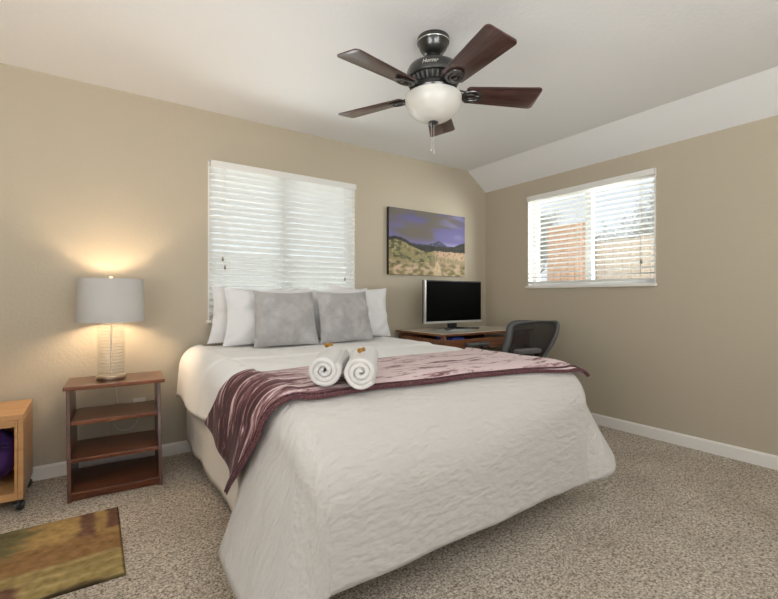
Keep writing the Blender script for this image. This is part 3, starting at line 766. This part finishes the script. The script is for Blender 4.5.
for s in (-1, 1):
    b = BM(); prism(b, [(s*.06, .03), (s*.10, -.10), (s*.20, -.135), (s*.21, -.12), (s*.13, -.06), (s*.09, .03)], .010, .022, 'xy', .002); link('stand_foot', b, M['blackm'], mo)

# ================================================================ office chair
ch = thing('office_chair', 'black mesh-back office chair standing in front of the desk', 'chair', (-.775, -1.02, 0), R(86))
b = BM(); prism(b, rrect(-.24, .24, -.23, .23, .09, 6), .44, .52, 'xy', .02); link('seat', b, M['fabricb'], ch)
def bk(x, t):
    """backrest surface: x across -1..1, t up 0..1 -> point"""
    wd = lerp(.16 if x < 0 else lerp(.16, .235, x), .25, sst(0, .9, t)); X = x*wd
    return V((X, -.205-.125*t-.025*sin(pi*t)+.10*x*x, .55+.335*t+.015*x*(1-t)-.03*t*max(0, x)**2+.012*t*max(0, -x)**2))
b = BM(); grid(b, 24, 20, lambda i, j: bk((i*2-1)*.97, .02+.96*j)); bs = link('backrest_mesh', b, M['meshb'], ch)
bs.modifiers.new('thickness', 'SOLIDIFY').thickness = .003
ol_ = []
N = 14
for k in range(N): ol_.append(bk(-1+2*k/N, 0))
for k in range(N): ol_.append(bk(1, k/N))
for k in range(N): ol_.append(bk(1-2*k/N, 1))
for k in range(N): ol_.append(bk(-1, 1-k/N))
for _ in range(3): ol_ = [(ol_[i-1]+ol_[i]*2+ol_[(i+1) % len(ol_)])/4 for i in range(len(ol_))]
b = BM(); tube(b, ol_, [.012+(.026 if p.x > 0 else .008)*min(1, max(0, abs(p.x)/.2-.35)) for p in ol_], 12, True, .8); link('backrest_frame', b, M['greyp'], ch)
b = BM(); tube(b, [p+V((0, -.018, 0)) for p in ol_], .006, 8, True); link('frame_trim', b, M['silver'], ch)
b = BM(); tube(b, spline([(0, 0, .42), (0, -.2, .42), (0, -.29, .46), (0, -.265, .56), (0, -.275, .66)]), .02, 10); link('back_support', b, M['blackm'], ch)
for s in (-1, 1):
    b = BM(); prism(b, rrect(-.035, .035, -.125, .125, .03, 5), -.016, .016, 'xy', .01, Matrix.Translation((s*.27, .14, .695))); ar = link('armrest', b, M['greyp'], ch)
    b = BM(); tube(b, spline([(s*.265, .10, .68), (s*.275, .04, .56), (s*.26, 0, .47), (s*.15, 0, .43)]), .014, 8); link('arm_post', b, M['blackm'], ar)
b = BM(); lathe(b, [(0, .08), (.032, .08), (.032, .25), (.018, .26), (.018, .43), (.06, .44), (0, .44)], 20); link('column', b, M['blackm'], ch)
for k in range(5):
    a = 2*pi*k/5+.3; d = V((cos(a), sin(a), 0))
    b = BM(); tube(b, [d*.02+V((0, 0, .1)), d*.15+V((0, 0, .095)), d*.30+V((0, 0, .075))], [.028, .023, .017], 8); lg = link('leg', b, M['blackm'], ch)
    b = BM(); lathe(b, [(0, -.02), (.022, -.02), (.027, -.012), (.027, .012), (.022, .02), (0, .02)], 18, (0, 0, 0), Matrix.Translation(d*.30+V((0, 0, .027))) @ Matrix.Rotation(a+.5, 4, 'Z') @ Matrix.Rotation(R(90), 4, 'X')); link('caster', b, M['blackm'], lg)

# ================================================================ ceiling fan
FX, FY = -2.105, -1.588
fan = thing('ceiling_fan', 'black ceiling fan with five dark walnut blades and a frosted bowl light', 'ceiling fan', (FX, FY, ZC))
def z_(z): return z-ZC
b = BM(); lathe(b, [(0, z_(ZC)), (.083, z_(ZC)), (.085, z_(2.432)), (.083, z_(2.418)), (.078, z_(2.414)), (.072, z_(2.39)), (.055, z_(2.366)), (.03, z_(2.354)), (0, z_(2.352))], 48); link('canopy', b, M['black'], fan)
b = BM(); lathe(b, [(.0845, z_(2.421)), (.0855, z_(2.419)), (.084, z_(2.4165)), (.0845, z_(2.421))], 48); link('canopy_ring', b, M['silver'], fan)
b = BM(); lathe(b, [(0, z_(2.37)), (.03, z_(2.362)), (.034, z_(2.35)), (.024, z_(2.335)), (.016, z_(2.33)), (.016, z_(2.312)), (.03, z_(2.306)), (.03, z_(2.3)), (0, z_(2.3))], 28); link('downrod', b, M['black'], fan)
b = BM(); lathe(b, [(0, z_(2.312)), (.06, z_(2.310)), (.10, z_(2.302)), (.128, z_(2.286)), (.138, z_(2.266)), (.140, z_(2.236)), (.136, z_(2.226)), (.124, z_(2.222)), (.108, z_(2.196)), (.10, z_(2.19)), (.10, z_(2.172)), (.118, z_(2.166)), (.125, z_(2.158)), (.12, z_(2.146)), (.06, z_(2.14)), (0, z_(2.14))], 56); hs = link('motor_housing', b, M['black'], fan)
b = BM()
for k in range(30):
    a = 2*pi*k/30; box(b, -.008, .012, -.0045, .0045, -.018, .014, .002, 1, Matrix.Rotation(a, 4, 'Z') @ Matrix.Translation((.119, 0, z_(2.208))) @ Matrix.Rotation(R(30), 4, 'Y'))
link('vent_fins', b, M['greyp'], hs)
# script lettering on the housing
cu = bpy.data.curves.new('lettering', 'FONT'); cu.body = 'Hunter'; cu.size = .027; cu.shear = .35; cu.extrude = .0006; cu.align_x = 'CENTER'; cu.resolution_u = 3
to = bpy.data.objects.new('lettering', cu); COL.objects.link(to)
dg = bpy.context.evaluated_depsgraph_get(); me = bpy.data.meshes.new_from_object(to.evaluated_get(dg)); bpy.data.objects.remove(to)
a0 = atan2(-3.309-FY, -3.569-FX)-.12
for v in me.vertices:
    s, h, e = v.co.x, v.co.y, v.co.z
    rr = .1415-.14*max(0, h-.012)+e; a = a0+s/.139
    v.co = V((rr*cos(a), rr*sin(a), z_(2.249)+h))
lt = bpy.data.objects.new('lettering', me); COL.objects.link(lt); me.materials.clear(); me.materials.append(M['letter']); lt.parent = hs
# blades
for k in range(5):
    A = R(43.5+72*k); root = Matrix.Rotation(A, 4, 'Z') @ Matrix.Translation((0, 0, z_(2.158))) @ Matrix.Rotation(R(-13), 4, 'X')
    b = BM(); w0, w1 = .060, .082
    ol2 = [(.17, -w0+.012), (.182, -w0)]
    for q in range(7): a = R(-90+90*q/6); ol2.append((.566-.022+.022*cos(a), -w1+.022+.022*sin(a)))
    for q in range(7): a = R(90*q/6); ol2.append((.566-.022+.022*cos(a), w1-.022+.022*sin(a)))
    ol2 += [(.182, w0), (.17, w0-.012)]
    prism(b, ol2, -.003, .003, 'xy', .0012)
    bl = link('blade', b, M['blade'], fan); bl.matrix_local = root
    b = BM()
    pts = [V((.205+.048*cos(t), .036*sin(t), -.009)) for t in [2*pi*q/28 for q in range(28)]]
    tube(b, pts, .0095, 8, True, .6, (0, 0, 1))
    tube(b, [V((.20+.024*cos(t), .015*sin(t), -.010)) for t in [2*pi*q/16 for q in range(16)]], .005, 6, True, .7, (0, 0, 1))
    tube(b, [(.225, 0, -.010), (.25, 0, -.009)], .01, 8, False, .5, (0, 0, 1))
    tube(b, [(.09, 0, .014), (.125, 0, .006), (.165, 0, -.008)], [.016, .015, .012], 10, False, .6, (0, 0, 1))
    for s in (-1, 1): tube(b, [(.10, s*.022, .012), (.14, s*.028, .0), (.175, s*.030, -.008)], .006, 8, False, .7, (0, 0, 1))
    link('blade_iron', b, M['black'], bl)
gp = [(0, z_(2.008))]+[(.147*(sin(R(90*q/16)))**.9, z_(2.122)-.114*cos(R(90*q/16))**1.1) for q in range(1, 17)]
gp += [(.1475, z_(2.130)), (.145, z_(2.138)), (.138, z_(2.142)), (.12, z_(2.142))]
b = BM(); lathe(b, gp, 56); link('light_bowl', b, M['globe'], fan)
b = BM(); lathe(b, [(0, z_(2.006)), (.026, z_(2.006)), (.027, z_(2.0)), (.018, z_(1.994)), (.012, z_(1.985)), (.007, z_(1.978)), (0, z_(1.976))], 24); link('finial', b, M['black'], fan)
for dx, zb in ((-.024, 1.862), (-.006, 1.85)):
    b = BM(); tube(b, [(dx, -.012, z_(1.995)), (dx, -.012, z_(zb))], .0011, 6); pcn = link('pull_chain', b, M['silver'], fan)
    b = BM(); lathe(b, [(0, z_(zb)), (.003, z_(zb-.002)), (.0035, z_(zb-.014)), (0, z_(zb-.016))], 10, (dx, -.012, 0)); link('pull_knob', b, M['silver'], pcn)

# ================================================================ garden outside the windows
M['grass'] = plain('dry_lawn', (.30, .28, .20), .95, var=(3, .3)); M['cedar'] = wood('cedar_boards', (.52, .29, .18), (.64, .39, .26), (.74, .49, .34), .7, 'Z', coat=0)
M['greyfence'] = wood('weathered_boards', (.42, .33, .26), (.55, .45, .36), (.64, .54, .44), .8, 'Z', coat=0)
M['palefence'] = wood('pale_boards', (.62, .58, .52), (.72, .69, .63), (.80, .77, .72), .8, 'Z', coat=0)
M['bark'] = plain('pale_bark', (.52, .46, .39), .9, var=(20, .35)); M['leaf'] = plain('grey_green_leaves', (.50, .49, .40), .8, var=(8, .3))
b = BM(); box(b, -9, 12, -9, 9, -.35, -.25); struct('ground', b, M['grass'])
def fence(name, label, mat, p0, p1, h, n):
    r = thing(name, label, 'fence', (p0[0], p0[1], -.25), atan2(p1[1]-p0[1], p1[0]-p0[0])); L = sqrt((p1[0]-p0[0])**2+(p1[1]-p0[1])**2)
    b = BM(); wd = L/n
    for k in range(n): box(b, k*wd+.004, (k+1)*wd-.004, -.01, .01, 0, h+random.uniform(-.01, .01), .002)
    link('boards', b, M[mat], r, False)
    for z in (.3, h-.35): b = BM(); box(b, 0, L, .01, .05, z, z+.09); link('rail', b, M[mat], r, False)
    for x in (0, L): b = BM(); box(b, x-.05, x+.05, .05, .15, 0, h); link('post', b, M[mat], r, False)
fence('board_screen', 'reddish cedar board screen outside the right window', 'cedar', (2.9, 1.25), (2.9, .62), 2.55, 5)
fence('board_fence', 'weathered grey board fence outside the right window', 'greyfence', (3.2, .55), (3.2, -3.0), 2.25, 26)
fence('board_fence', 'weathered board fence outside the window over the bed', 'palefence', (-6.5, 3.4), (1.5, 3.4), 2.0, 50)
def tree(label, loc, h, seed, leaves, spread=.5):
    rnd = random.Random(seed); r = thing('tree', label, 'tree', loc); b = BM(); tips = []
    def br(p, d, ln, rad, dep):
        pts = [p]; q = V(p)
        for k in range(4):
            d = (d+V((rnd.uniform(-.25, .25), rnd.uniform(-.25, .25), rnd.uniform(-.05, .15)))).normalized(); q = q+d*ln/4; pts.append(V(q))
        tube(b, pts, [max(.004, rad*(1-.14*k)) for k in range(5)], 4)
        if dep == 0: tips.append((pts[-1], d)); return
        for k in range(4):
            nd = (d*.8+V((rnd.uniform(-1, 1), rnd.uniform(-1, 1), rnd.uniform(-.2, .8)))*spread*1.3).normalized(); br(pts[rnd.randint(2, 4)], nd, ln*.66, rad*.52, dep-1); 
    br(V((0, 0, 0)), V((0, 0, 1)), h*.36, h*.02, 5)
    link('branches', b, M['bark'], r)
    b = BM()
    for p, d in tips:
        for k in range(leaves):
            c = p+V((rnd.uniform(-.14, .14), rnd.uniform(-.14, .14), rnd.uniform(-.14, .14))); m_ = Matrix.Translation(c) @ Matrix.Rotation(rnd.uniform(0, 6), 4, V((rnd.uniform(-1, 1), rnd.uniform(-1, 1), rnd.uniform(-1, 1))).normalized())
            s = rnd.uniform(.02, .04); vs = [b.verts.new(m_ @ V(q)) for q in ((-s, 0, 0), (0, -s*.45, .003), (s, 0, 0), (0, s*.45, .003))]; b.faces.new(vs)
    if leaves: link('leaves', b, M['leaf'], r, False)
    else: b.free()
tree('bare branching tree outside the left half of the right window', (4.6, 2.7, -.25), 4.2, 3, 0, .55)
tree('grey green leafy tree outside the right half of the right window', (5.3, .55, -.25), 4.0, 8, 5, .55)
tree('pale leafy tree outside behind the cedar screen and the bare tree', (9.0, 6.6, -.25), 5.2, 21, 5, .6)
tree('pale leafy tree outside beyond the board fence at the far right', (9.0, 1.9, -.25), 5.0, 33, 5, .6)
